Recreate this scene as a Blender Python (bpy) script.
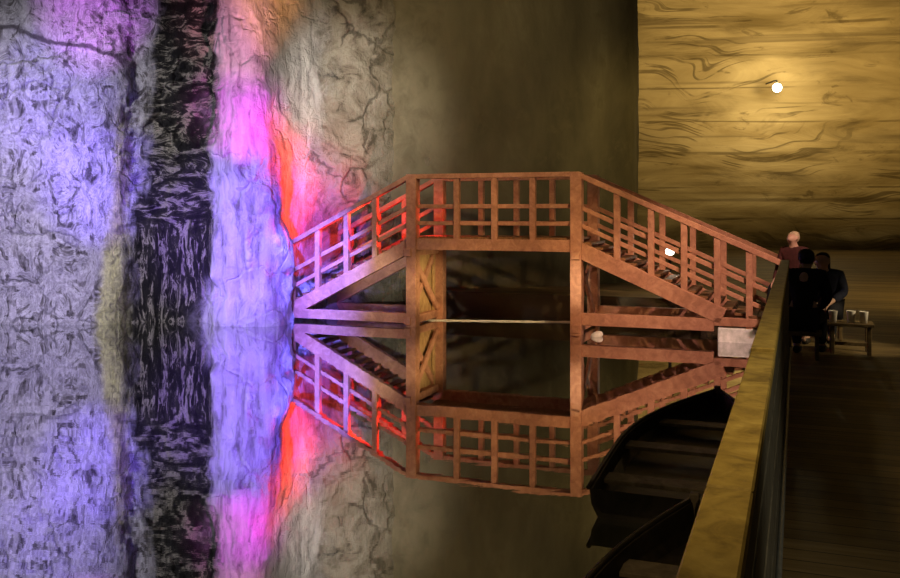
import bpy, bmesh, math, random
import numpy as np
from mathutils import Vector, Matrix, noise

random.seed(7)
for o in list(bpy.data.objects):
    bpy.data.objects.remove(o, do_unlink=True)
scene = bpy.context.scene
COL = scene.collection

# ---------------------------------------------------------------- camera
EYE = 2.04                       # eye height above the lake, metres
cam_d = bpy.data.cameras.new('camera')
cam_d.sensor_width = 36.0
cam_d.lens = 36.0
cam_d.shift_y = -77.0 / 900.0
cam_d.clip_end = 200
cam = bpy.data.objects.new('camera', cam_d)
COL.objects.link(cam)
cam.location = (0, 0, EYE)
cam.rotation_euler = (math.pi / 2, 0, 0)
scene.camera = cam

# ---------------------------------------------------------------- world, lights, exposure
w = bpy.data.worlds.new('cave_air')
scene.world = w
w.use_nodes = True
bgn = w.node_tree.nodes['Background']
bgn.inputs[0].default_value = (1.0, 0.80, 0.52, 1)
bgn.inputs[1].default_value = 0.016
scene.view_settings.view_transform = 'Standard'
scene.view_settings.look = 'None'
scene.view_settings.exposure = 0.0
scene.view_settings.gamma = 1.0
scene.view_settings.use_curve_mapping = False


def spot(name, loc, target, power, color, angle, blend=0.6, size=0.08):
    d = bpy.data.lights.new(name, 'SPOT')
    d.energy = power
    d.color = color
    d.spot_size = math.radians(angle)
    d.spot_blend = blend
    d.shadow_soft_size = size
    o = bpy.data.objects.new(name, d)
    COL.objects.link(o)
    o.location = loc
    o.rotation_euler = (Vector(target) - Vector(loc)).to_track_quat('-Z', 'Y').to_euler()
    return o


def point(name, loc, power, color, size=0.1):
    d = bpy.data.lights.new(name, 'POINT')
    d.energy = power
    d.color = color
    d.shadow_soft_size = size
    o = bpy.data.objects.new(name, d)
    COL.objects.link(o)
    o.location = loc
    return o


# coloured floodlights on the salt rock at the left
spot('violet_flood', (-3.4, 8.5, 1.2), (-3.7, 16.2, 1.5), 6500, (0.24, 0.105, 1.0), 30, 0.8)
spot('blue_flood', (-5.6, 10.5, 1.2), (-6.4, 16.4, 2.5), 3400, (0.20, 0.10, 1.0), 24, 1.0)
spot('blue_flood_upper', (-6.2, 10.5, 2.2), (-7.2, 16.4, 4.0), 2300, (0.26, 0.15, 1.0), 28, 1.0)
spot('blue_flood_edge', (-7.4, 10.5, 1.2), (-8.3, 16.4, 3.2), 900, (0.40, 0.28, 1.0), 28, 1.0)
spot('violet_wash', (-8.5, 7.5, 1.4), (-7.3, 16.4, 1.4), 2500, (0.50, 0.38, 1.0), 32, 1.0)
spot('orchid_flood', (-6.0, 11.0, 2.4), (-6.5, 16.4, 5.7), 2600, (0.66, 0.15, 1.0), 22, 1.0)
spot('magenta_flood', (-2.2, 12.0, 2.6), (-3.75, 16.2, 3.7), 2200, (0.90, 0.06, 0.95), 23, 1.0)
spot('pink_flood', (-1.8, 12.0, 2.6), (-3.85, 16.2, 5.1), 1500, (1.0, 0.36, 0.62), 20, 0.9)
spot('red_flood', (-0.95, 16.75, 1.95), (-2.95, 16.85, 2.45), 700, (1.0, 0.05, 0.02), 64, 0.6)
spot('red_deck_flood', (0.25, 16.35, 1.85), (-1.6, 17.05, 1.75), 420, (1.0, 0.035, 0.03), 75, 0.8, 0.0)
spot('red_span_flood', (0.95, 16.05, 1.75), (-0.3, 16.6, 1.95), 170, (1.0, 0.05, 0.03), 60, 0.8, 0.0)
spot('amber_flood', (-0.6, 13.5, 3.0), (-3.2, 16.6, 5.9), 1100, (1.0, 0.40, 0.12), 26, 0.9)
spot('ramp_violet', (-2.6, 12.4, 5.4), (-2.3, 16.7, 0.9), 16000, (0.14, 0.13, 1.0), 20, 0.9)
# plain white light on the left and middle rock
spot('rock_white', (-9.5, 8.5, 6.5), (-6.6, 16.4, 1.6), 2900, (0.88, 0.82, 1.0), 62, 0.8, 0.2)
spot('low_white', (-1.6, 11.0, 0.5), (-1.25, 18.5, 0.95), 900, (0.96, 0.95, 0.78), 15, 0.8, 0.2)
spot('recess_white', (-0.6, 8.0, 4.6), (-1.9, 18.0, 4.0), 4600, (1.0, 0.90, 0.78), 26, 1.0, 0.3)
spot('pillar_warm', (1.0, 5.0, 7.5), (0.6, 19.0, 5.2), 3400, (1.0, 0.78, 0.44), 40, 1.0, 0.5)
spot('pillar_edge', (8.5, 15.5, 4.5), (4.2, 20.6, 3.4), 700, (1.0, 0.72, 0.26), 50, 0.9, 0.4)
# added warm spots, no fixtures, to brighten the bridge, railing, bench and quay
for lx, tx, pw in ((2.2, -0.3, 3300), (3.2, 1.4, 3600), (4.4, 2.9, 3000), (5.4, 4.2, 2300)):
    spot('bridge_warm', (lx, 5.5 - 0.35 * lx + 1.0, 8.5), (tx, 15.85 - 0.386 * tx, 1.45), 0.82 * pw, (1.0, 0.66, 0.31), 16, 0.8, 0.15)
spot('tower_warm', (1.0, 9.5, 2.2), (2.2, 15.1, 0.9), 260, (1.0, 0.52, 0.24), 28, 1.0, 0.2)
spot('tower_tan', (2.8, 10.0, 1.3), (-0.45, 16.6, 0.72), 3000, (1.0, 0.74, 0.36), 12, 1.0, 0.15)
spot('tower_pale', (-0.2, 10.0, 1.4), (2.55, 15.9, 0.75), 1200, (1.0, 0.84, 0.56), 10, 1.0, 0.15)
spot('ramp_pink', (6.0, 7.6, 6.2), (4.1, 14.4, 1.1), 2300, (1.0, 0.58, 0.50), 24, 0.8, 0.2)
spot('rail_warm', (-1.1, 1.2, 4.3), (1.0, 2.7, 1.57), 310, (1.0, 0.72, 0.34), 64, 1.0, 0.2)
spot('rail_side', (2.9, 1.2, 3.4), (1.1, 3.2, 0.9), 120, (1.0, 0.86, 0.6), 50, 0.9, 0.2)
spot('bench_warm', (6.8, 8.6, 2.6), (4.9, 10.5, 0.8), 380, (1.0, 0.78, 0.46), 26, 0.9, 0.1)
spot('quay_warm', (10.0, 15.0, 5.5), (10.5, 16.5, 0.4), 800, (1.0, 0.68, 0.22), 110, 0.9, 0.3)
# far hall
spot('hall_left', (9.0, 24.0, 6.0), (11.5, 38.0, 10.5), 6000, (1.0, 0.69, 0.28), 84, 1.0, 0.4)
spot('hall_right', (17.0, 24.0, 6.0), (18.5, 38.0, 10.5), 3600, (1.0, 0.65, 0.22), 84, 1.0, 0.4)

# ---------------------------------------------------------------- helpers
SIN, COS = 0.36, math.sqrt(1 - 0.36 ** 2)


def ab(a, b, z=0.0):
    """point on the walkway: a metres along it, b metres to its right"""
    return Vector((SIN * a + COS * b, COS * a - SIN * b, z))


YAW = math.atan2(-SIN, COS)       # local x = across the walkway, local y = along it


def tag(o, label=None, cat=None, group=None, kind=None):
    if label: o['label'] = label
    if cat: o['category'] = cat
    if group: o['group'] = group
    if kind: o['kind'] = kind
    return o


def empty(name, loc, rz=0.0, label=None, cat=None, group=None):
    o = bpy.data.objects.new(name, None)
    o.empty_display_size = 0.2
    COL.objects.link(o)
    o.location = loc
    o.rotation_euler = (0, 0, rz)
    return tag(o, label, cat, group)


def obj(name, bm, mat, parent=None, smooth=False):
    bm.normal_update()
    me = bpy.data.meshes.new(name)
    bm.to_mesh(me)
    bm.free()
    if smooth:
        me.polygons.foreach_set('use_smooth', [True] * len(me.polygons))
    me.materials.append(mat)
    o = bpy.data.objects.new(name, me)
    COL.objects.link(o)
    if parent: o.parent = parent
    return o


def add_bar(bm, p0, p1, wx, wz, up=(0, 0, 1), bevel=0.006):
    """squared timber from p0 to p1: wx wide sideways, wz deep"""
    p0, p1 = Vector(p0), Vector(p1)
    d = p1 - p0
    y = d.normalized()
    up = Vector(up)
    if abs(y.dot(up)) > 0.98:
        up = Vector((0, 1, 0))
    x = y.cross(up).normalized()
    z = x.cross(y)
    m = Matrix((x, y, z)).transposed().to_4x4()
    m.translation = (p0 + p1) / 2
    r = bmesh.ops.create_cube(bm, size=1.0, matrix=m @ Matrix.Diagonal((wx, d.length, wz, 1)))
    if bevel:
        es = {e for v in r['verts'] for e in v.link_edges}
        bmesh.ops.bevel(bm, geom=list(es), offset=bevel, segments=1, affect='EDGES', profile=0.5)


def bar(name, mat, parent, p0, p1, wx, wz, up=(0, 0, 1), bevel=0.006):
    bm = bmesh.new()
    add_bar(bm, p0, p1, wx, wz, up, bevel)
    return obj(name, bm, mat, parent)


def add_box(bm, lo, hi, bevel=0.0):
    lo, hi = Vector(lo), Vector(hi)
    c, s = (lo + hi) / 2, hi - lo
    r = bmesh.ops.create_cube(bm, size=1.0, matrix=Matrix.Translation(c) @ Matrix.Diagonal((*s, 1)))
    if bevel:
        es = {e for v in r['verts'] for e in v.link_edges}
        bmesh.ops.bevel(bm, geom=list(es), offset=bevel, segments=2, affect='EDGES', profile=0.5)


def add_lathe(bm, prof, c=(0, 0, 0), n=24):
    c = Vector(c)
    rings = []
    for r, z in prof:
        if r < 1e-5:
            rings.append([bm.verts.new(c + Vector((0, 0, z)))])
        else:
            rings.append([bm.verts.new(c + Vector((r * math.cos(2 * math.pi * k / n), r * math.sin(2 * math.pi * k / n), z))) for k in range(n)])
    for A, B in zip(rings, rings[1:]):
        for k in range(n):
            k2 = (k + 1) % n
            if len(A) == 1 and len(B) == 1: continue
            if len(A) == 1: bm.faces.new((A[0], B[k2], B[k]))
            elif len(B) == 1: bm.faces.new((A[k], A[k2], B[0]))
            else: bm.faces.new((A[k], A[k2], B[k2], B[k]))
    bmesh.ops.recalc_face_normals(bm, faces=bm.faces)


def add_tube(bm, pts, r, n=10):
    pts = [Vector(p) for p in pts]
    rings = []
    for i, p in enumerate(pts):
        t = (pts[min(i + 1, len(pts) - 1)] - pts[max(i - 1, 0)]).normalized()
        up = Vector((0, 0, 1)) if abs(t.z) < 0.95 else Vector((1, 0, 0))
        x = t.cross(up).normalized()
        y = x.cross(t)
        rings.append([bm.verts.new(p + r * (math.cos(2 * math.pi * k / n) * x + math.sin(2 * math.pi * k / n) * y)) for k in range(n)])
    for A, B in zip(rings, rings[1:]):
        for k in range(n):
            bm.faces.new((A[k], A[(k + 1) % n], B[(k + 1) % n], B[k]))
    bm.faces.new(rings[0])
    bm.faces.new(rings[-1])
    bmesh.ops.recalc_face_normals(bm, faces=bm.faces)


# ---------------------------------------------------------------- material kit
class NT:
    def __init__(self, name):
        self.m = bpy.data.materials.new(name)
        self.m.use_nodes = True
        self.t = self.m.node_tree
        self.bsdf = self.t.nodes['Principled BSDF']
        self.out = self.t.nodes['Material Output']
        self.coord = self.t.nodes.new('ShaderNodeTexCoord')

    def n(self, kind, **kw):
        nd = self.t.nodes.new('ShaderNode' + kind)
        for k, v in kw.items():
            setattr(nd, k, v)
        return nd

    def l(self, a, b):
        self.t.links.new(a, b)

    def val(self, sock, v):
        if hasattr(v, 'is_output'): self.l(v, sock)
        else: sock.default_value = v

    def math(self, op, a, b=0.0, c=None, clamp=False):
        nd = self.n('Math', operation=op, use_clamp=clamp)
        self.val(nd.inputs[0], a)
        self.val(nd.inputs[1], b)
        if c is not None: self.val(nd.inputs[2], c)
        return nd.outputs[0]

    def mapping(self, scale, coord='Object', rot=(0, 0, 0)):
        mp = self.n('Mapping')
        mp.inputs['Scale'].default_value = scale
        mp.inputs['Rotation'].default_value = rot
        self.l(self.coord.outputs[coord], mp.inputs[0])
        return mp.outputs[0]

    def noise(self, vec, scale, detail=6, rough=0.55, dist=0.0):
        nd = self.n('TexNoise')
        self.l(vec, nd.inputs['Vector'])
        nd.inputs['Scale'].default_value = scale
        nd.inputs['Detail'].default_value = detail
        nd.inputs['Roughness'].default_value = rough
        nd.inputs['Distortion'].default_value = dist
        return nd.outputs[0]

    def wave(self, vec, scale, dist, detail=3, dscale=1.0, direction='Z'):
        nd = self.n('TexWave', wave_type='BANDS', bands_direction=direction)
        self.l(vec, nd.inputs['Vector'])
        nd.inputs['Scale'].default_value = scale
        nd.inputs['Distortion'].default_value = dist
        nd.inputs['Detail'].default_value = detail
        nd.inputs['Detail Scale'].default_value = dscale
        return nd.outputs['Fac']

    def ramp(self, fac, stops):
        nd = self.n('ValToRGB')
        cr = nd.color_ramp
        while len(cr.elements) < len(stops): cr.elements.new(0.5)
        for e, (p, c) in zip(cr.elements, stops):
            e.position = p
            e.color = (*c, 1) if len(c) == 3 else c
        self.val(nd.inputs[0], fac)
        return nd.outputs[0]

    def mix(self, fac, a, b, blend='MIX'):
        nd = self.n('Mix', data_type='RGBA', blend_type=blend)
        self.val(nd.inputs[0], fac)
        for s, v in ((nd.inputs[6], a), (nd.inputs[7], b)):
            if hasattr(v, 'is_output'): self.l(v, s)
            else: s.default_value = (*v, 1)
        return nd.outputs[2]

    def smooth(self, v, lo, hi):
        nd = self.n('MapRange', interpolation_type='SMOOTHSTEP')
        self.val(nd.inputs[0], v)
        nd.inputs[1].default_value = lo
        nd.inputs[2].default_value = hi
        return nd.outputs[0]

    def bump(self, h, strength, distance):
        nd = self.n('Bump')
        nd.inputs['Strength'].default_value = strength
        nd.inputs['Distance'].default_value = distance
        self.l(h, nd.inputs['Height'])
        self.l(nd.outputs[0], self.bsdf.inputs['Normal'])

    def base(self, c, rough=0.8, spec=0.3, metal=0.0):
        s = self.bsdf.inputs['Base Color']
        if hasattr(c, 'is_output'): self.l(c, s)
        else: s.default_value = (*c, 1)
        self.bsdf.inputs['Roughness'].default_value = rough
        self.bsdf.inputs['Specular IOR Level'].default_value = spec
        self.bsdf.inputs['Metallic'].default_value = metal
        return self.m


def plain(name, c, rough=0.7, vary=0.25, scale=14, metal=0.0, spec=0.3):
    k = NT(name)
    f = k.noise(k.mapping((1, 1, 1)), scale, 5)
    lo = tuple(x * (1 - vary) for x in c)
    hi = tuple(min(1, x * (1 + vary)) for x in c)
    m = k.base(k.ramp(f, [(0.3, lo), (0.7, hi)]), rough, spec, metal)
    k.bump(f, 0.15, 0.01)
    return m


def timber(name, dark, mid, light, scale=(6, 6, 6), rough=0.65):
    k = NT(name)
    v = k.mapping(scale)
    f = k.noise(v, 2.2, 8, 0.6, 0.8)
    g = k.noise(v, 9.0, 4, 0.6)
    c = k.ramp(f, [(0.25, dark), (0.5, mid), (0.75, light)])
    c = k.mix(k.math('MULTIPLY', k.smooth(g, 0.5, 0.8), 0.6), c, tuple(x * 0.6 for x in mid))
    m = k.base(c, rough, 0.3)
    k.bump(g, 0.12, 0.01)
    return m


def glow(name, c, strength):
    k = NT(name)
    k.base(c, 0.4)
    k.bsdf.inputs['Emission Color'].default_value = (*c, 1)
    k.bsdf.inputs['Emission Strength'].default_value = strength
    return k.m


# salt rock of the left wall: pale marbled salt, one dark clay band, an ochre seam
k = NT('marbled_salt_rock')
P = k.mapping((1, 1, 1))
sep = k.n('SeparateXYZ')
k.l(P, sep.inputs[0])
X, Z = sep.outputs[0], sep.outputs[2]
wob = k.noise(P, 1.1, 5)
wob2 = k.noise(k.mapping((1, 1, 0.35)), 3.0, 4)
big = k.noise(k.mapping((0.8, 0.8, 0.6)), 1.0, 3, 0.5)
xw = k.math('ADD', X, k.math('MULTIPLY_ADD', wob2, 0.75, -0.375))
xw = k.math('ADD', xw, k.math('MULTIPLY_ADD', big, 0.5, -0.25))
xw = k.math('MULTIPLY_ADD', Z, -0.05, k.math('ADD', xw, 0.08))
crk = k.n('TexVoronoi', feature='DISTANCE_TO_EDGE')
cmap = k.n('Mapping')
cmap.inputs['Scale'].default_value = (1.0, 1.0, 1.0)
nv_ = k.n('TexNoise')
k.l(P, nv_.inputs['Vector'])
nv_.inputs['Scale'].default_value = 1.3
nv_.inputs['Detail'].default_value = 5
vm = k.n('VectorMath', operation='MULTIPLY_ADD')
k.l(nv_.outputs['Color'], vm.inputs[0])
vm.inputs[1].default_value = (1.3, 1.3, 1.3)
k.l(P, vm.inputs[2])
k.l(vm.outputs[0], crk.inputs['Vector'])
crk.inputs['Scale'].default_value = 0.9
crack = k.math('ADD', crk.outputs['Distance'], k.math('MULTIPLY', k.smooth(k.noise(P, 0.7, 3), 0.52, 0.40), 0.06))
marb = k.noise(k.mapping((1.5, 1.5, 1.0), rot=(0, 0.4, 0)), 1.5, 9, 0.68, 2.6)
fine = k.noise(P, 6.5, 8, 0.7, 1.2)
strk = k.noise(k.mapping((5.0, 5.0, 0.75)), 1.3, 6, 0.65, 0.6)
pale = k.ramp(marb, [(0.38, (0.05, 0.045, 0.04)), (0.45, (0.22, 0.21, 0.20)), (0.51, (0.66, 0.66, 0.67)), (0.56, (0.30, 0.29, 0.29)), (0.62, (0.60, 0.60, 0.61)), (0.74, (0.22, 0.21, 0.21))])
pale = k.mix(k.smooth(fine, 0.58, 0.40), pale, k.mix(0.45, pale, (0.17, 0.16, 0.17)))
pale = k.mix(k.math('MULTIPLY', k.smooth(strk, 0.52, 0.40), 0.4), pale, (0.72, 0.71, 0.72))
pale = k.mix(k.math('MULTIPLY', k.smooth(crack, 0.035, 0.006), 0.45), pale, (0.05, 0.045, 0.05))
# cream ridge with little veining
ridge = k.math('MULTIPLY', k.smooth(xw, -4.42, -4.22), k.smooth(xw, -2.6, -2.9))
cream = k.ramp(strk, [(0.30, (0.22, 0.20, 0.22)), (0.46, (0.58, 0.57, 0.58)), (0.7, (0.80, 0.79, 0.80))])
pale = k.mix(ridge, pale, cream)
# dark clay band
band = k.math('MULTIPLY', k.smooth(k.math('MULTIPLY_ADD', Z, -0.05, xw), -6.08, -5.86), k.smooth(xw, -4.22, -4.50))
sw_hi = k.noise(k.mapping((1.1, 1.1, 3.2)), 1.3, 9, 0.72, 1.6)
sw_lo = k.noise(k.mapping((6.0, 6.0, 1.3)), 1.3, 7, 0.68, 1.0)
low = k.smooth(k.math('ADD', Z, k.math('MULTIPLY', wob2, 0.8)), 2.45, 1.95)
sw = k.math('ADD', k.math('MULTIPLY', sw_lo, low), k.math('MULTIPLY', sw_hi, k.math('SUBTRACT', 1.0, low)))
clay = k.ramp(sw, [(0.45, (0.007, 0.0065, 0.005)), (0.52, (0.03, 0.028, 0.02)), (0.585, (0.42, 0.40, 0.30)), (0.65, (0.02, 0.018, 0.014)), (0.80, (0.20, 0.19, 0.14))])
clay = k.mix(k.math('MULTIPLY', k.smooth(big, 0.50, 0.66), 0.6), clay, k.ramp(fine, [(0.40, (0.04, 0.037, 0.035)), (0.62, (0.30, 0.29, 0.28))]))
pale = k.mix(band, pale, clay)
# ochre seam at the left of the band
xs = k.math('MULTIPLY_ADD', k.math('SUBTRACT', wob2, 0.5), 0.35, X)
seam = k.math('MULTIPLY', k.smooth(k.math('MULTIPLY_ADD', Z, -0.10, xs), -6.50, -6.28), k.smooth(xs, -5.84, -6.02))
seam = k.math('MULTIPLY', seam, k.smooth(Z, 4.8, 3.4))
pale = k.mix(k.math('MULTIPLY', seam, 0.9), pale, k.ramp(fine, [(0.35, (0.26, 0.26, 0.12)), (0.65, (0.78, 0.78, 0.32))]))
# brownish salt in the recess at the right
rec = k.smooth(xw, -2.9, -2.4)
veins = k.noise(k.mapping((1, 1, 1.2), rot=(0, 0.7, 0)), 1.0, 9, 0.66, 2.2)
brown = k.ramp(veins, [(0.36, (0.05, 0.045, 0.035)), (0.45, (0.27, 0.235, 0.19)), (0.58, (0.42, 0.39, 0.33)), (0.75, (0.30, 0.25, 0.21))])
brown = k.mix(k.math('MULTIPLY', k.smooth(crack, 0.05, 0.008), 0.65), brown, (0.045, 0.038, 0.03))
brown = k.mix(k.smooth(xw, -2.2, -0.9), brown, k.ramp(fine, [(0.35, (0.11, 0.097, 0.06)), (0.65, (0.20, 0.175, 0.115))]))
pale = k.mix(rec, pale, brown)
# long dark fault lines
fault = k.math('ABSOLUTE', k.math('ADD', k.math('MULTIPLY_ADD', X, 0.27, Z), k.math('MULTIPLY_ADD', wob, 0.5, -3.45)))
fmask = k.math('MULTIPLY', k.smooth(fault, 0.07, 0.02), k.smooth(X, -5.7, -6.0))
pale = k.mix(k.math('MULTIPLY', fmask, 0.85), pale, (0.05, 0.04, 0.045))
SALT = k.base(pale, 0.75, 0.35)
k.bump(k.math('ADD', k.math('ADD', fine, strk), k.math('MULTIPLY', k.smooth(crack, 0.0, 0.06), 0.5)), 0.7, 0.16)

# dark smooth salt of the middle wall
k = NT('dark_salt_rock')
a1 = k.noise(k.mapping((0.55, 0.55, 0.16)), 1.2, 7, 0.6, 0.6)
a2 = k.noise(k.mapping((1, 1, 0.8)), 2.6, 8, 0.65, 0.4)
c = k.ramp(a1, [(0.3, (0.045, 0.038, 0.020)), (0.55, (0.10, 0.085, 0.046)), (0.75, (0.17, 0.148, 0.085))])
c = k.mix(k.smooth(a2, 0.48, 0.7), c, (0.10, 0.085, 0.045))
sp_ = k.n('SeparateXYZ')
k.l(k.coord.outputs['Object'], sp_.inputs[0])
c = k.mix(k.math('MULTIPLY', k.smooth(k.math('MULTIPLY_ADD', a2, 1.2, sp_.outputs[0]), 1.5, -0.4), 0.8), c, k.ramp(a2, [(0.35, (0.11, 0.097, 0.06)), (0.65, (0.20, 0.175, 0.115))]))  # lighter towards the left: brightness gradient painted into the colour, blends into wall_left
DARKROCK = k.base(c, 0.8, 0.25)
k.bump(a2, 0.3, 0.08)

# banded yellow salt of the far wall
k = NT('banded_yellow_salt')
P = k.mapping((1, 1, 1))
sep = k.n('SeparateXYZ')
k.l(P, sep.inputs[0])
X, Z = sep.outputs[0], sep.outputs[2]
n0 = k.noise(k.mapping((0.055, 0.055, 0.16)), 1.0, 3, 0.5, 0.7)
fold = k.math('MULTIPLY_ADD', n0, 7.0, Z)
wn_ = k.n('TexNoise', noise_dimensions='2D')
cx = k.n('CombineXYZ')
k.l(k.math('MULTIPLY', X, 0.05), cx.inputs[0])
k.l(fold, cx.inputs[1])
k.l(cx.outputs[0], wn_.inputs['Vector'])
wn_.inputs['Scale'].default_value = 1.1
wn_.inputs['Detail'].default_value = 5
wn_.inputs['Roughness'].default_value = 0.62
folds = wn_.outputs[0]
n1 = k.noise(k.mapping((0.22, 0.22, 0.9)), 1.0, 8, 0.62, 1.0)
n2 = k.noise(k.mapping((0.22, 0.22, 0.3)), 0.9, 5, 0.6, 1.2)
n3 = k.noise(k.mapping((0.04, 0.04, 1.5)), 1.0, 4, 0.55, 0.2)
n4 = k.noise(k.mapping((0.7, 0.7, 1.6)), 1.0, 6, 0.65, 0.8)
c = k.ramp(n1, [(0.30, (0.20, 0.155, 0.075)), (0.45, (0.36, 0.285, 0.14)), (0.62, (0.46, 0.37, 0.19)), (0.8, (0.34, 0.26, 0.12))])
lines = k.math('MULTIPLY', k.smooth(k.math('ABSOLUTE', k.math('ADD', folds, -0.47)), 0.045, 0.008), k.smooth(n2, 0.46, 0.58))
c = k.mix(k.math('MULTIPLY', lines, 0.7), c, (0.08, 0.058, 0.025))
lz = k.math('FRACT', k.math('MULTIPLY_ADD', n3, 0.5, k.math('MULTIPLY', Z, 0.72)))
lz = k.smooth(k.math('ABSOLUTE', k.math('ADD', lz, -0.5)), 0.05, 0.015)
c = k.mix(k.math('MULTIPLY', k.math('MULTIPLY', lz, k.smooth(n1, 0.42, 0.6)), 0.7), c, (0.10, 0.072, 0.03))
c = k.mix(k.math('MULTIPLY', k.smooth(n3, 0.56, 0.68), 0.7), c, (0.14, 0.105, 0.05))
c = k.mix(k.math('MULTIPLY', k.smooth(n4, 0.60, 0.72), 0.65), c, (0.10, 0.072, 0.03))
YELLOW = k.base(c, 0.85, 0.2)
k.bump(n1, 0.4, 0.3)

# planks of the walkway
k = NT('walkway_planks')
mp = k.n('Mapping')
mp.inputs['Rotation'].default_value = (0, 0, -YAW)
k.l(k.coord.outputs['Object'], mp.inputs[0])
sep = k.n('SeparateXYZ')
k.l(mp.outputs[0], sep.inputs[0])
A = sep.outputs[1]
row = k.math('FLOOR', k.math('MULTIPLY', A, 7.0))
wn = k.n('TexWhiteNoise', noise_dimensions='1D')
k.l(row, wn.inputs['W'])
fr = k.math('FRACT', k.math('MULTIPLY', A, 7.0))
mp2 = k.n('Mapping')
mp2.inputs['Scale'].default_value = (0.8, 9.0, 1.0)
k.l(mp.outputs[0], mp2.inputs[0])
gr = k.noise(mp2.outputs[0], 1.3, 7, 0.6, 0.3)
c = k.ramp(k.math('MULTIPLY_ADD', wn.outputs['Value'], 0.35, k.math('MULTIPLY', gr, 0.75)),
           [(0.25, (0.055, 0.036, 0.013)), (0.55, (0.14, 0.095, 0.035)), (0.85, (0.26, 0.185, 0.08))])
c = k.mix(k.math('LESS_THAN', fr, 0.07), c, (0.012, 0.008, 0.004))
PLANKS = k.base(c, 0.62, 0.3)
k.bump(gr, 0.3, 0.02)

# lake: dark green-brown brine under a mirror surface
k = NT('still_brine')
gl = k.n('BsdfGlossy')
gl.inputs['Roughness'].default_value = 0.012
gl.inputs['Color'].default_value = (0.93, 0.93, 0.95, 1)
df = k.n('BsdfDiffuse')
df.inputs['Color'].default_value = (0.030, 0.032, 0.008, 1)
fr = k.n('Fresnel')
fr.inputs['IOR'].default_value = 2.1
fac = k.math('MULTIPLY_ADD', fr.outputs[0], 0.62, 0.50, clamp=True)
ms = k.n('MixShader')
k.l(fac, ms.inputs[0])
k.l(df.outputs[0], ms.inputs[1])
k.l(gl.outputs[0], ms.inputs[2])
k.l(ms.outputs[0], k.out.inputs[0])
rip = k.noise(k.mapping((1.0, 2.2, 1)), 1.6, 4, 0.5)
b = k.n('Bump')
b.inputs['Strength'].default_value = 0.010
b.inputs['Distance'].default_value = 0.05
k.l(rip, b.inputs['Height'])
k.l(b.outputs[0], gl.inputs['Normal'])
BRINE = k.m

REDWOOD = timber('red_brown_timber', (0.28, 0.125, 0.075), (0.43, 0.205, 0.125), (0.58, 0.31, 0.19), (3, 3, 3))
DECKWOOD = timber('worn_deck_timber', (0.09, 0.045, 0.02), (0.19, 0.09, 0.04), (0.30, 0.15, 0.07))
CAPWOOD = timber('ochre_cap_timber', (0.13, 0.085, 0.02), (0.34, 0.24, 0.055), (0.50, 0.37, 0.10), (5, 5, 5))
PANELWOOD = timber('grey_weathered_timber', (0.035, 0.034, 0.026), (0.075, 0.072, 0.056), (0.12, 0.115, 0.09), (4, 4, 4))
STEEL = plain('dull_grey_steel', (0.23, 0.24, 0.23), 0.45, 0.2, 20, 0.6)
CONCRETE = plain('pale_concrete', (0.78, 0.84, 0.76), 0.9, 0.3, 9)
ROPE = plain('white_rope', (0.68, 0.66, 0.60), 0.8, 0.2, 40)
FLOAT = plain('white_float_plastic', (0.80, 0.77, 0.70), 0.4, 0.1, 8)
IRON = plain('black_iron', (0.02, 0.02, 0.02), 0.5, 0.2, 20)
PAPER = plain('white_paper', (0.88, 0.83, 0.74), 0.8, 0.06, 20)
BENCHWOOD = timber('bench_timber', (0.07, 0.045, 0.02), (0.15, 0.10, 0.04), (0.24, 0.17, 0.08))
SKIN = plain('skin', (0.50, 0.31, 0.22), 0.55, 0.08, 10)
BLACKCLOTH = plain('black_cloth', (0.012, 0.012, 0.017), 0.9, 0.3, 25)
NAVYCLOTH = plain('navy_cloth', (0.015, 0.017, 0.035), 0.9, 0.3, 25)
MAROONCLOTH = plain('maroon_cloth', (0.06, 0.018, 0.016), 0.9, 0.3, 25)
GREYCLOTH = plain('grey_cloth', (0.16, 0.14, 0.15), 0.9, 0.2, 25)
DARKHAIR = plain('dark_hair', (0.012, 0.009, 0.007), 0.6, 0.3, 60)
FAIRHAIR = plain('fair_hair', (0.50, 0.39, 0.24), 0.6, 0.25, 60)
SHOE = plain('shoe_leather', (0.03, 0.025, 0.02), 0.5, 0.2, 30)
BULB_FAR = glow('far_lamp_glass', (1.0, 0.84, 0.55), 9.0)
BULB_NEAR = glow('near_lamp_glass', (1.0, 0.90, 0.74), 8.0)


# ---------------------------------------------------------------- rock walls
def chain(points, n):
    """resample a plan polyline, softly rounded, into n points"""
    p = np.array(points, float)
    for _ in range(2):                                   # Chaikin, keeps the ends
        q = [p[0]]
        for a, c in zip(p[:-1], p[1:]):
            q += [0.75 * a + 0.25 * c, 0.25 * a + 0.75 * c]
        q.append(p[-1])
        p = np.array(q)
    L = np.concatenate([[0], np.cumsum(np.hypot(*np.diff(p, axis=0).T))])
    t = np.linspace(0, L[-1], n)
    return np.stack([np.interp(t, L, p[:, 0]), np.interp(t, L, p[:, 1])], 1)


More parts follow.
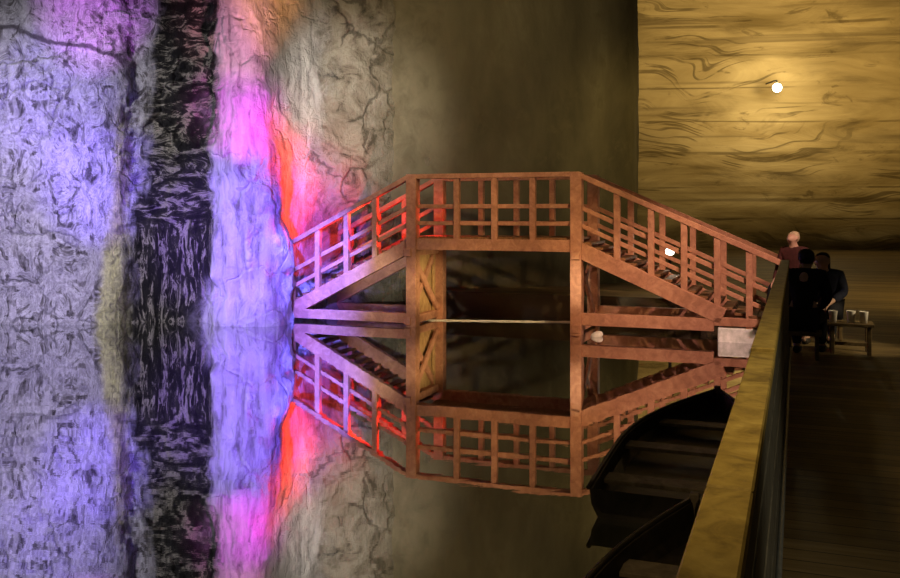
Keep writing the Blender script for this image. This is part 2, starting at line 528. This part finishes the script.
def rock_wall(name, plan, z0, z1, nu, nv, mat, bumpf, lean=None):
    c = chain(plan, nu)
    tan = np.gradient(c, axis=0)
    tan /= np.linalg.norm(tan, axis=1)[:, None]
    nor = np.stack([tan[:, 1], -tan[:, 0]], 1)           # towards the camera side
    zs = np.linspace(z0, z1, nv)
    verts, faces = [], []
    for j, z in enumerate(zs):
        for i in range(nu):
            x, y = c[i]
            if lean:
                dx, dy = lean(x, y, z)
                x += dx
                y += dy
            d = bumpf(x, y, z)
            verts.append((x + nor[i, 0] * d, y + nor[i, 1] * d, z))
    for j in range(nv - 1):
        for i in range(nu - 1):
            a = j * nu + i
            faces.append((a, a + 1, a + nu + 1, a + nu))
    me = bpy.data.meshes.new(name)
    me.from_pydata(verts, [], faces)
    me.polygons.foreach_set('use_smooth', [True] * len(me.polygons))
    me.materials.append(mat)
    o = bpy.data.objects.new(name, me)
    COL.objects.link(o)
    o['kind'] = 'structure'
    return o


def fbm(x, y, z, o=4):
    return noise.fractal(Vector((x, y, z)), 1.0, 2.0, o)


def left_bump(x, y, z):
    d = 0.20 * fbm(x * 0.6, y * 0.6, z * 0.6, 6)
    d += 0.07 * abs(fbm(x * 1.3 + 4, y * 1.3, z * 1.6 + x * 0.5, 5))
    d += 0.05 * fbm(x * 2.4 + 9, y * 2.4, z * (0.7 if z < 2 else 2.0), 4)
    if -5.9 < x < -4.3 and y < 17.4:                     # flutes and ledges of the dark band
        d += 0.10 * fbm(x * 3.2, 3.0, z * (0.5 if z < 1.9 else 3.5), 3)
    if x > -2.2: d *= max(0.25, 1 - (x + 2.2) / 1.2)
    return d


def left_lean(x, y, z):
    # the ridge tapers towards the top, so the recess beside it widens
    k = max(0.0, 1 - abs(x + 2.95) / 1.0)
    return (-0.10 * max(0, z - 0.5) * k, 0)


rock_wall('wall_left',
          [(-15, 12.5), (-11, 15.4), (-8.1, 16.35), (-6.5, 16.25), (-6.0, 16.3), (-5.8, 16.75), (-4.5, 16.75), (-4.3, 16.2),
           (-3.6, 16.05), (-3.05, 16.15), (-2.92, 16.5), (-2.95, 17.3), (-2.5, 17.9), (-1.7, 18.3), (-0.8, 18.7), (0.4, 19.1)],
          -0.6, 9.5, 520, 260, SALT, left_bump, left_lean)

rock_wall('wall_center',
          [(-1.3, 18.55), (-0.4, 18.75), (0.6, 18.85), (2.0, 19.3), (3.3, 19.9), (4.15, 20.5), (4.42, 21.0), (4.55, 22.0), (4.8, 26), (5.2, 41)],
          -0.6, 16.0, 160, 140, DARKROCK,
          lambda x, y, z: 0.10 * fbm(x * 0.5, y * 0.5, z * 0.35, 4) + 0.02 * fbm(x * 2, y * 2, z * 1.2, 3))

rock_wall('wall_back',
          [(3.0, 39.5), (10, 38.6), (18, 37.6), (30, 35.5)],
          0.0, 22.0, 150, 130, YELLOW,
          lambda x, y, z: 0.5 * fbm(x * 0.12, y * 0.12, z * 0.35, 4) + 0.12 * fbm(x * 0.3, y * 0.3, z * 1.6, 3))

# ---------------------------------------------------------------- water, walkway
bm = bmesh.new()
vs = [bm.verts.new(p) for p in ((-20, -4, 0), (14, -4, 0), (14, 30, 0), (-20, 30, 0))]
bm.faces.new(vs)
water = obj('lake_water', bm, BRINE)
tag(water, 'still dark mirror-like salt lake reflecting the wooden bridge and coloured rock', 'water', None, 'stuff')

bm = bmesh.new()


def slab(a0, a1, b0, b1, z0, z1):
    q = [ab(a0, b0), ab(a1, b0), ab(a1, b1), ab(a0, b1)]
    lo = [bm.verts.new((p.x, p.y, z0)) for p in q]
    hi = [bm.verts.new((p.x, p.y, z1)) for p in q]
    bm.faces.new(lo)
    bm.faces.new(hi)
    for i in range(4):
        j = (i + 1) % 4
        bm.faces.new((lo[i], lo[j], hi[j], hi[i]))


DECK = 0.44
slab(-3, 17.0, -0.20, 9, -0.3, DECK)
slab(17.0, 44, -9, 14, -0.3, DECK)
bmesh.ops.recalc_face_normals(bm, faces=bm.faces)
fl = obj('floor', bm, PLANKS)
fl['kind'] = 'structure'

# ---------------------------------------------------------------- footbridge
# local x runs along the bridge (0 = left tower, SPAN = right tower), local y into the scene, z from the water
SPAN, WID = 3.04, 1.31
br = empty('footbridge', (-0.72, 16.1, 0), YAW,
           'red-brown timber footbridge with railed ramps arching over the salt lake', 'bridge')
RIGHT = [0.67, 1.22, 1.74, 2.25, 2.73]
LEFT = [0.68, 1.26, 1.86, 2.42]
MID = [0.903, 1.597, 2.28]
RS, LS = 0.443, 0.50              # fall of the two ramps per metre
R_END, L_END = 3.22, 2.62


def lev(x):
    """how far the deck has dropped at x"""
    if x < 0: return LS * (-x)
    if x > SPAN: return RS * (x - SPAN)
    return 0.0


for y in (0.0, WID):
    for x in (0.06, SPAN):
        bar('tower_post', REDWOOD, br, (x, y, -0.55), (x, y, 2.70), 0.19, 0.19)
    for x in MID + [-t for t in LEFT] + [SPAN + t for t in RIGHT]:
        d = lev(x)
        bar('railing_post', REDWOOD, br, (x, y, 1.40 - d), (x, y, 2.64 - d), 0.10, 0.10)
    # rails: three runs on each of the three bays
    for nm, h, wz in (('top_rail', 2.67, 0.085), ('mid_rail', 2.14, 0.075), ('mid_rail', 1.84, 0.07)):
        off = 0.0 if nm == 'top_rail' else (0.035 if y == 0 else -0.035)
        wx = 0.13 if nm == 'top_rail' else 0.05
        bar(nm, REDWOOD, br, (-0.05, y + off, h), (SPAN + 0.05, y + off, h), wx, wz)
        bar(nm, REDWOOD, br, (0, y + off, h), (-L_END, y + off, h - LS * L_END), wx, wz)
        bar(nm, REDWOOD, br, (SPAN, y + off, h), (SPAN + R_END, y + off, h - RS * R_END), wx, wz)
    # carrying beams
    bar('side_beam', REDWOOD, br, (-0.1, y, 1.47), (SPAN + 0.1, y, 1.47), 0.12, 0.20)
    bar('side_beam', REDWOOD, br, (0.05, y, 1.46), (-L_END, y, 1.46 - (LS + 0.02) * L_END), 0.12, 0.24)
    bar('side_beam', REDWOOD, br, (SPAN - 0.05, y, 1.45), (SPAN + 2.34, y, 1.45 - RS * 2.34 - 0.02), 0.12, 0.26)
    bar('landing_beam', REDWOOD, br, (SPAN + 2.2, y, 0.315), (SPAN + 3.2, y, 0.315), 0.12, 0.13)
    # low ties just above the water
    bar('tie_beam', REDWOOD, br, (0, y, 0.14), (-2.45, y, 0.14), 0.12, 0.17)
    bar('tie_beam', REDWOOD, br, (SPAN, y, 0.26), (SPAN + 2.2, y, 0.26), 0.11, 0.20)

for x in (0.0, SPAN):             # braced ends of the towers
    bar('cross_beam', REDWOOD, br, (x, -0.12, 1.32), (x, WID + 0.12, 1.32), 0.14, 0.14)
    bar('cross_beam', REDWOOD, br, (x, -0.12, 0.10), (x, WID + 0.12, 0.10), 0.12, 0.14)
    bar('brace', REDWOOD, br, (x - 0.03, 0.06, 0.2), (x - 0.03, WID - 0.06, 1.25), 0.05, 0.12)
    bar('brace', REDWOOD, br, (x + 0.03, 0.06, 1.25), (x + 0.03, WID - 0.06, 0.2), 0.05, 0.12)

# plank decks (boards in one mesh for each run)
TAN = timber('tan_board_timber', (0.20, 0.11, 0.045), (0.36, 0.22, 0.095), (0.52, 0.35, 0.17), (4, 4, 2))
bm = bmesh.new()
for i in range(6):
    y0_ = 0.10 + (WID - 0.2) * i / 6
    add_box(bm, (-0.075, y0_ + 0.004, 0.02), (-0.06, y0_ + (WID - 0.2) / 6 - 0.004, 1.27))
obj('end_boarding', bm, TAN, br)
for y in (0.13, WID - 0.13):
    bar('batten', TAN, br, (-0.02, y, -0.2), (-0.02, y, 1.26), 0.05, 0.07)
bm = bmesh.new()
n = 19
for i in range(n):
    x = 0.02 + (SPAN - 0.04) * (i + 0.5) / n
    add_bar(bm, (x, 0.07, 1.585), (x, WID - 0.07, 1.585), SPAN / n - 0.012, 0.035, bevel=0)
obj('deck', bm, DECKWOOD, br)
for sgn, x0, L, S in ((-1, 0, L_END, LS), (1, SPAN, 2.68, RS)):
    bm = bmesh.new()
    n = 14
    for i in range(n):
        t = 0.05 + (L - 0.05) * (i + 0.5) / n
        z = 1.575 - S * t
        add_box(bm, (x0 + sgn * t - 0.082, 0.07, z - 0.02), (x0 + sgn * t + 0.082, WID - 0.07, z + 0.02))
    obj('ramp_tread', bm, DECKWOOD, br)
# landing on the walkway
bm = bmesh.new()
for i in range(4):
    x = SPAN + 2.72 + 0.14 * i
    add_box(bm, (x, -0.05, 0.385), (x + 0.128, WID + 0.05, 0.425))
obj('landing', bm, DECKWOOD, br)

# concrete footing under the landing
f = empty('concrete_footing', br.matrix_basis @ Vector((SPAN + 2.72, -0.06, 0)) , YAW,
          'pale concrete footing block in the water under the right ramp end', 'footing')
bm = bmesh.new()
add_box(bm, (-0.46, 0.0, -0.45), (0.30, 1.35, 0.225), 0.02)
obj('block', bm, CONCRETE, f)

# floating rope and its float
rb = bmesh.new()
pts = []
for i in range(41):
    u = i / 40
    x = -1.25 + 3.95 * u
    yy = 17.02 - 0.42 * u
    pts.append((x, yy, 0.008 + 0.003 * math.sin(i * 1.7)))
add_tube(rb, pts, 0.013, 8)
rope = obj('rope', rb, ROPE, None, True)
tag(rope, 'thin white rope stretched on the water between the bridge towers', 'rope')
fb = bmesh.new()
fo = empty('float', (2.40, 14.72, 0.02), 0.3, 'small white float on the water beside the right bridge tower', 'float')
add_lathe(fb, [(0, -0.16), (0.05, -0.155), (0.085, -0.11), (0.10, -0.03), (0.10, 0.03), (0.085, 0.11), (0.05, 0.155), (0, 0.16)], n=20)
bmesh.ops.rotate(fb, verts=fb.verts, matrix=Matrix.Rotation(math.radians(72), 3, 'Y'))
obj('float_body', fb, FLOAT, fo, True)
fo.scale = (0.65, 0.65, 0.65)
fb = bmesh.new()
ring = [(0.17 + 0.03 * math.cos(t), 0.03 * math.sin(t), 0.055) for t in np.linspace(0, 2 * math.pi, 13)]
add_tube(fb, ring, 0.008, 6)
obj('eyelet', fb, IRON, fo, True)

# ---------------------------------------------------------------- walkway railing
RX = -0.108                       # its line on the walkway
rl = empty('railing', ab(0, RX, DECK), YAW,
           'weathered wooden walkway railing with ochre cap boards along the lake', 'railing')
CAPH = 1.13
for i, (y0, y1, dz) in enumerate(((-0.6, 1.60, 0), (1.607, 3.20, 0), (3.21, 5.2, 0.012), (5.207, 7.2, 0.012), (7.207, 9.2, 0.012))):
    bar('cap_board', CAPWOOD, rl, (0, y0, CAPH - 0.02 + dz), (0, y1, CAPH - 0.02 + dz), 0.078, 0.04, bevel=0.004)
for y in (-0.5, 1.6, 3.2, 5.2, 7.2, 9.12):
    bar('post', PANELWOOD, rl, (0.0, y, 0), (0.0, y, CAPH - 0.04), 0.06, 0.06, bevel=0.003)
for z in (0.12, 0.36, 0.60, 0.84, 1.02):
    bar('side_board', PANELWOOD, rl, (0.025, -0.6, z), (0.025, 9.2, z), 0.02, 0.20 if z < 1 else 0.10, bevel=0.003)
bm = bmesh.new()
add_tube(bm, [(0.045, -0.6, 0.30), (0.045, 4, 0.30), (0.045, 9.2, 0.30)], 0.012, 8)
obj('grey_pipe', bm, STEEL, rl, True)

# ---------------------------------------------------------------- moored rowing boats
BOATWOOD = timber('dark_boat_timber', (0.010, 0.008, 0.005), (0.024, 0.018, 0.011), (0.045, 0.034, 0.020), (3, 3, 3), 0.55)
THWART = timber('worn_thwart_timber', (0.06, 0.045, 0.028), (0.13, 0.10, 0.065), (0.22, 0.17, 0.12), (4, 4, 4))


def boat(a, b, yaw, L, W, label):
    """open rowing boat, bow towards local +y, half sunk to its waterline at z = 0"""
    root = empty('rowing_boat', ab(a, b, 0), YAW + yaw, label, 'boat', 'rowing boats moored by the walkway')
    n = 22

    def half(t):                                          # half width of the gunwale, 0 stern .. 1 bow
        return W / 2 * (0.80 + 0.42 * t - 0.22 * t * t) * (1 - max(0, (t - 0.35) / 0.65) ** 2.3) + 0.012

    def sheer(t):
        return 0.17 + 0.06 * t ** 3 + 0.02 * (1 - t) ** 2
    prof = [(1.0, 1.0), (0.97, 0.45), (0.86, -0.05), (0.60, -0.38), (0.0, -0.48)]
    bm = bmesh.new()
    rows = []
    for shell in (0, 1):
        rows_s = []
        for i in range(n + 1):
            t = i / n
            y = -L / 2 + L * t
            r = []
            pts = [(-f, h) for f, h in prof[:-1]] + [(0, prof[-1][1])] + [(f, h) for f, h in reversed(prof[:-1])]
            for f, h in pts:
                hw = half(t) - (0.022 if shell else 0)
                z = sheer(t) * h if h > 0 else 0.34 * h * (1 - 0.6 * t ** 4)
                if shell and h <= 0: z = 0.035
                yy = y + (0.14 * max(0, h) * t ** 6)
                r.append(bm.verts.new((max(hw, 0.003) * f, yy - (0.02 * t if shell else 0), z)))
            rows_s.append(r)
        rows.append(rows_s)
        for A, B in zip(rows_s, rows_s[1:]):
            for q in range(len(A) - 1):
                bm.faces.new((A[q], A[q + 1], B[q + 1], B[q]))
    o, i_ = rows
    for k_ in range(n):                                   # rim between outer and inner skin
        for q in (0, len(o[0]) - 1):
            bm.faces.new((o[k_][q], o[k_ + 1][q], i_[k_ + 1][q], i_[k_][q]))
    bm.faces.new(o[0])                                    # transom
    bm.faces.new(i_[0])
    bmesh.ops.recalc_face_normals(bm, faces=bm.faces)
    obj('hull', bm, BOATWOOD, root, False)
    for sx in (-1, 1):
        bm = bmesh.new()
        add_tube(bm, [(sx * (half(t) + 0.005), -L / 2 + L * t + 0.14 * t ** 6, sheer(t) + 0.005) for t in np.linspace(0, 1, 24)], 0.018, 6)
        obj('gunwale', bm, BOATWOOD, root, True)
    for t in (0.16, 0.45, 0.72):
        bm = bmesh.new()
        hw = half(t) - 0.03
        add_box(bm, (-hw, -L / 2 + L * t - 0.10, 0.10), (hw, -L / 2 + L * t + 0.10, 0.128), 0.004)
        obj('thwart', bm, THWART, root)
    bm = bmesh.new()
    add_box(bm, (-0.03, L / 2 + 0.09, -0.05), (0.03, L / 2 + 0.15, sheer(1) + 0.05), 0.01)
    obj('stem_post', bm, THWART, root)


boat(7.65, -0.79, -0.02, 3.4, 1.16, 'dark open rowing boat nearest the bridge, moored along the walkway railing')
boat(4.25, -0.60, 0.0, 2.9, 0.84, 'dark open rowing boat at the bottom of the photo, moored nearest the viewer')

# ---------------------------------------------------------------- lamps
# wall lamp in the far hall
wl = empty('wall_lamp', (13.45, 37.0, 7.15), 0, 'round glowing lamp high on the yellow banded far wall', 'lamp')
bm = bmesh.new()
add_lathe(bm, [(0, -0.19)] + [(0.19 * math.sin(t), -0.19 * math.cos(t)) for t in np.linspace(0.2, 2.94, 12)] + [(0, 0.19)], n=20)
obj('lamp_globe', bm, BULB_FAR, wl, True)
bm = bmesh.new()
add_tube(bm, [(0, 0, 0.18), (0, 0.05, 0.30), (0, 0.4, 0.34), (0, 1.6, 0.34)], 0.03, 8)
obj('bracket', bm, IRON, wl, True)
p = point('wall_lamp_light', (13.45, 36.6, 7.15), 220, (1.0, 0.80, 0.45), 0.2)

# bollard lamp on the quay behind the ramp
bl = empty('bollard_lamp', (4.30, 17.6, DECK), 0, 'short post lamp with glowing white globe behind the right ramp', 'lamp')
bm = bmesh.new()
add_lathe(bm, [(0, 0), (0.10, 0), (0.10, 0.03), (0.035, 0.05), (0.03, 0.72), (0.06, 0.735), (0.06, 0.76), (0, 0.76)], n=16)
obj('post', bm, IRON, bl, True)
bm = bmesh.new()
add_lathe(bm, [(0, 0.74)] + [(0.085 * math.sin(t), 0.825 - 0.085 * math.cos(t)) for t in np.linspace(0.2, 2.94, 12)] + [(0, 0.91)], n=20)
obj('lamp_globe', bm, BULB_NEAR, bl, True)
point('bollard_light', (4.30, 17.45, 1.4), 14, (1.0, 0.86, 0.62), 0.08)

# ---------------------------------------------------------------- bench, cups
BA, BB = 11.2, 0.56
be = empty('bench', ab(BA, BB, DECK), YAW, 'low dark wooden bench on the walkway carrying three white cups', 'bench')
bm = bmesh.new()
for i in range(3):
    add_box(bm, (-0.24, -0.19 + 0.13 * i, 0.315), (0.24, -0.075 + 0.13 * i, 0.345), 0.004)
obj('seat', bm, BENCHWOOD, be)
for x in (-0.19, 0.19):
    for y in (-0.15, 0.15):
        bar('leg', BENCHWOOD, be, (x, y, 0), (x, y, 0.315), 0.045, 0.045)
bar('stretcher', BENCHWOOD, be, (-0.19, 0, 0.10), (0.19, 0, 0.10), 0.03, 0.04)


def cup(px, py, label):
    o = empty('paper_cup', ab(BA + py, BB + px, DECK + 0.345), 0, label, 'cup', 'white cups on the bench')
    bm = bmesh.new()
    add_lathe(bm, [(0, 0), (0.036, 0), (0.048, 0.125), (0.051, 0.13), (0.048, 0.132), (0.045, 0.125), (0.034, 0.01), (0, 0.01)], n=18)
    obj('cup_wall', bm, PAPER, o, True)
    return o


cup(-0.18, -0.05, 'white cup at the left end of the low bench, beside the dark-clothed sitters')
cup(0.01, 0.0, 'white cup in the middle of the row of three on the low bench')
cup(0.14, -0.04, 'white cup at the right end of the low bench')


# ---------------------------------------------------------------- people
def skin_mesh(name, verts, edges, radii, mat, parent, root=0, sub=2):
    me = bpy.data.meshes.new(name)
    me.from_pydata([tuple(v) for v in verts], edges, [])
    o = bpy.data.objects.new(name, me)
    COL.objects.link(o)
    sk = o.modifiers.new('skin', 'SKIN')
    sk.use_smooth_shade = True
    for i, r in enumerate(radii):
        v = me.skin_vertices[0].data[i]
        v.radius = (r, r) if not isinstance(r, tuple) else r
        v.use_root = (i == root)
    ss = o.modifiers.new('subdivision', 'SUBSURF')
    ss.levels = sub
    ss.render_levels = sub
    me.materials.append(mat)
    # bake the modifiers so that the figure is one plain mesh
    dg = bpy.context.evaluated_depsgraph_get()
    dg.update()
    ev = o.evaluated_get(dg)
    nm = bpy.data.meshes.new_from_object(ev)
    o.modifiers.clear()
    o.data = nm
    if not nm.materials: nm.materials.append(mat)
    nm.polygons.foreach_set('use_smooth', [True] * len(nm.polygons))
    if parent: o.parent = parent
    return o


def figure(label, loc, rz, J, jacket, trousers, hairmat, long_hair=False, group=None):
    """J: joint name -> local position (x right of figure, y forward, z up)"""
    root = empty('person', loc, rz, label, 'person', group)
    V, E, R, idx = [], [], [], {}

    def add(nm, p, r, par=None):
        idx[nm] = len(V)
        V.append(Vector(p))
        R.append(r)
        if par is not None: E.append((idx[par], idx[nm]))

    add('pelvis', J['pelvis'], 0.125)
    add('waist', J['waist'], 0.115, 'pelvis')
    add('chest', J['chest'], 0.135, 'waist')
    add('neck', J['neck'], 0.055, 'chest')
    hd = (J['head'] - J['neck']).normalized()
    fw = J['face'].normalized()
    add('jaw', J['neck'] + hd * 0.09 + fw * 0.025, 0.068, 'neck')
    add('skull', J['head'] + hd * 0.03, 0.092, 'jaw')
    add('crown', J['head'] + hd * 0.09, 0.07, 'skull')
    add('nose', J['head'] - hd * 0.01 + fw * 0.115, 0.014, 'skull')
    for s in ('l', 'r'):
        sx = -1 if s == 'l' else 1
        add('ear' + s, J['head'] + Vector((sx * 0.095, 0, 0)), 0.014, 'skull')
        add('sh' + s, J['sh' + s], 0.062, 'chest')
        add('el' + s, J['el' + s], 0.045, 'sh' + s)
        add('wr' + s, J['wr' + s], 0.030, 'el' + s)
        hv = (J['wr' + s] - J['el' + s]).normalized()
        sv = hv.cross(Vector((0, 0, 1))).normalized()
        add('palm' + s, J['wr' + s] + hv * 0.07, 0.034, 'wr' + s)
        for kf in range(4):
            L = (0.062, 0.078, 0.072, 0.055)[kf]
            b0 = J['wr' + s] + hv * 0.105 + sv * (kf - 1.5) * 0.021
            add('f%d%s' % (kf, s), b0, 0.0095, 'palm' + s)
            add('g%d%s' % (kf, s), b0 + hv * L * 0.55 + Vector((0, 0, -0.012)), 0.0085, 'f%d%s' % (kf, s))
            add('h%d%s' % (kf, s), b0 + hv * L + Vector((0, 0, -0.038)), 0.0075, 'g%d%s' % (kf, s))
        add('t0' + s, J['wr' + s] + hv * 0.05 - sv * sx * 0.045, 0.012, 'palm' + s)
        add('t1' + s, J['wr' + s] + hv * 0.095 - sv * sx * 0.062, 0.009, 't0' + s)
        add('hip' + s, J['hip' + s], 0.095, 'pelvis')
        add('kn' + s, J['kn' + s], 0.062, 'hip' + s)
        add('an' + s, J['an' + s], 0.040, 'kn' + s)
        add('toe' + s, J['an' + s] + Vector((0, 0.15, -0.045)), 0.034, 'an' + s)
    skin_mesh('body', V, E, R, SKIN, root)

    def garment(nm, names, mat, grow):
        vs = [V[idx[a]].copy() for a, _ in names]
        mp = {a: i for i, (a, _) in enumerate(names)}
        es = [(mp[b], mp[a]) for a, b in names if b is not None]
        rs = [R[idx[a]] + grow for a, _ in names]
        skin_mesh(nm, vs, es, rs, mat, root)
    garment('jacket', [('pelvis', None), ('waist', 'pelvis'), ('chest', 'waist'), ('shl', 'chest'), ('ell', 'shl'), ('wrl', 'ell'),
                       ('neck', 'chest'), ('shr', 'chest'), ('elr', 'shr'), ('wrr', 'elr')], jacket, 0.020)
    garment('trousers', [('pelvis', None), ('hipl', 'pelvis'), ('knl', 'hipl'), ('anl', 'knl'), ('hipr', 'pelvis'), ('knr', 'hipr'), ('anr', 'knr')], trousers, 0.014)
    for s in ('l', 'r'):
        a, t = V[idx['an' + s]], V[idx['toe' + s]]
        skin_mesh('shoe', [a + Vector((0, -0.05, -0.045)), a + Vector((0, 0.05, -0.04)), t], [(0, 1), (1, 2)], [0.045, 0.050, 0.042], SHOE, root)
    hv = [J['head'] + hd * 0.085 - fw * 0.015, J['head'] + hd * 0.03 - fw * 0.045, J['head'] - hd * 0.075 - fw * 0.055]
    hr = [0.092, 0.102, 0.078]
    if long_hair:
        hv += [J['neck'] - fw * 0.07 + hd * 0.0, J['neck'] - fw * 0.11 - hd * 0.16]
        hr += [0.075, 0.05]
    skin_mesh('hair', hv, [(i, i + 1) for i in range(len(hv) - 1)], hr, hairmat, root)
    return root


def seated(seat, lean, arms='knees', face=(0, 1, -0.1), foot=0.42):
    v = Vector
    sp = v((0, math.sin(lean), math.cos(lean)))
    pel = v((0, 0, seat + 0.15))
    J = dict(pelvis=pel, waist=pel + sp * 0.19, chest=pel + sp * 0.38, neck=pel + sp * 0.54, head=pel + sp * 0.645 + v((0, 0.03, 0.02)), face=v(face))
    for s, sx in (('l', -1), ('r', 1)):
        J['sh' + s] = pel + sp * 0.47 + v((sx * 0.185, 0, 0))
        J['hip' + s] = pel + v((sx * 0.095, 0.02, -0.015))
        J['kn' + s] = v((sx * 0.13, foot, seat + 0.06 + max(0, 0.42 - seat) * 0.7))
        J['an' + s] = v((sx * 0.12, foot + 0.03 + 0.10 * sx, 0.085))
        J['wr' + s] = J['kn' + s] + v((0, -0.06, 0.09))
        mid = (J['sh' + s] + J['wr' + s]) / 2
        J['el' + s] = mid + v((sx * 0.07, -0.10, -0.06))
    return J


# two dark-clothed sitters by the bench, a third one further along
figure('person in black jacket sitting hunched close beside the railing', ab(10.6, 0.06, DECK), YAW - 0.15,
       seated(0.30, 0.34), BLACKCLOTH, BLACKCLOTH, DARKHAIR)
figure('person with long dark hair and navy jacket sitting behind the low bench', ab(12.3, 0.36, DECK), YAW + 2.9,
       seated(0.24, 0.45), NAVYCLOTH, BLACKCLOTH, DARKHAIR, True)
figure('fair-haired person in maroon sitting far along the walkway near the ramp end', ab(14.9, -0.02, DECK), YAW + 2.6,
       seated(0.38, 0.10), MAROONCLOTH, BLACKCLOTH, FAIRHAIR)


def block_seat(a, b, h, label):
    o = empty('stool', ab(a, b, DECK), YAW, label, 'stool')
    bm = bmesh.new()
    add_box(bm, (-0.19, -0.17, h - 0.04), (0.19, 0.17, h), 0.006)
    obj('seat', bm, BENCHWOOD, o)
    for x in (-0.14, 0.14):
        for y in (-0.12, 0.12):
            bar('leg', BENCHWOOD, o, (x, y, 0), (x, y, h - 0.04), 0.04, 0.04)


block_seat(10.6, 0.06, 0.30, 'low wooden stool under the black-jacketed person by the railing')
block_seat(12.3, 0.36, 0.24, 'low wooden stool under the long-haired person in navy')
block_seat(14.9, -0.02, 0.38, 'wooden stool under the fair-haired person in maroon')
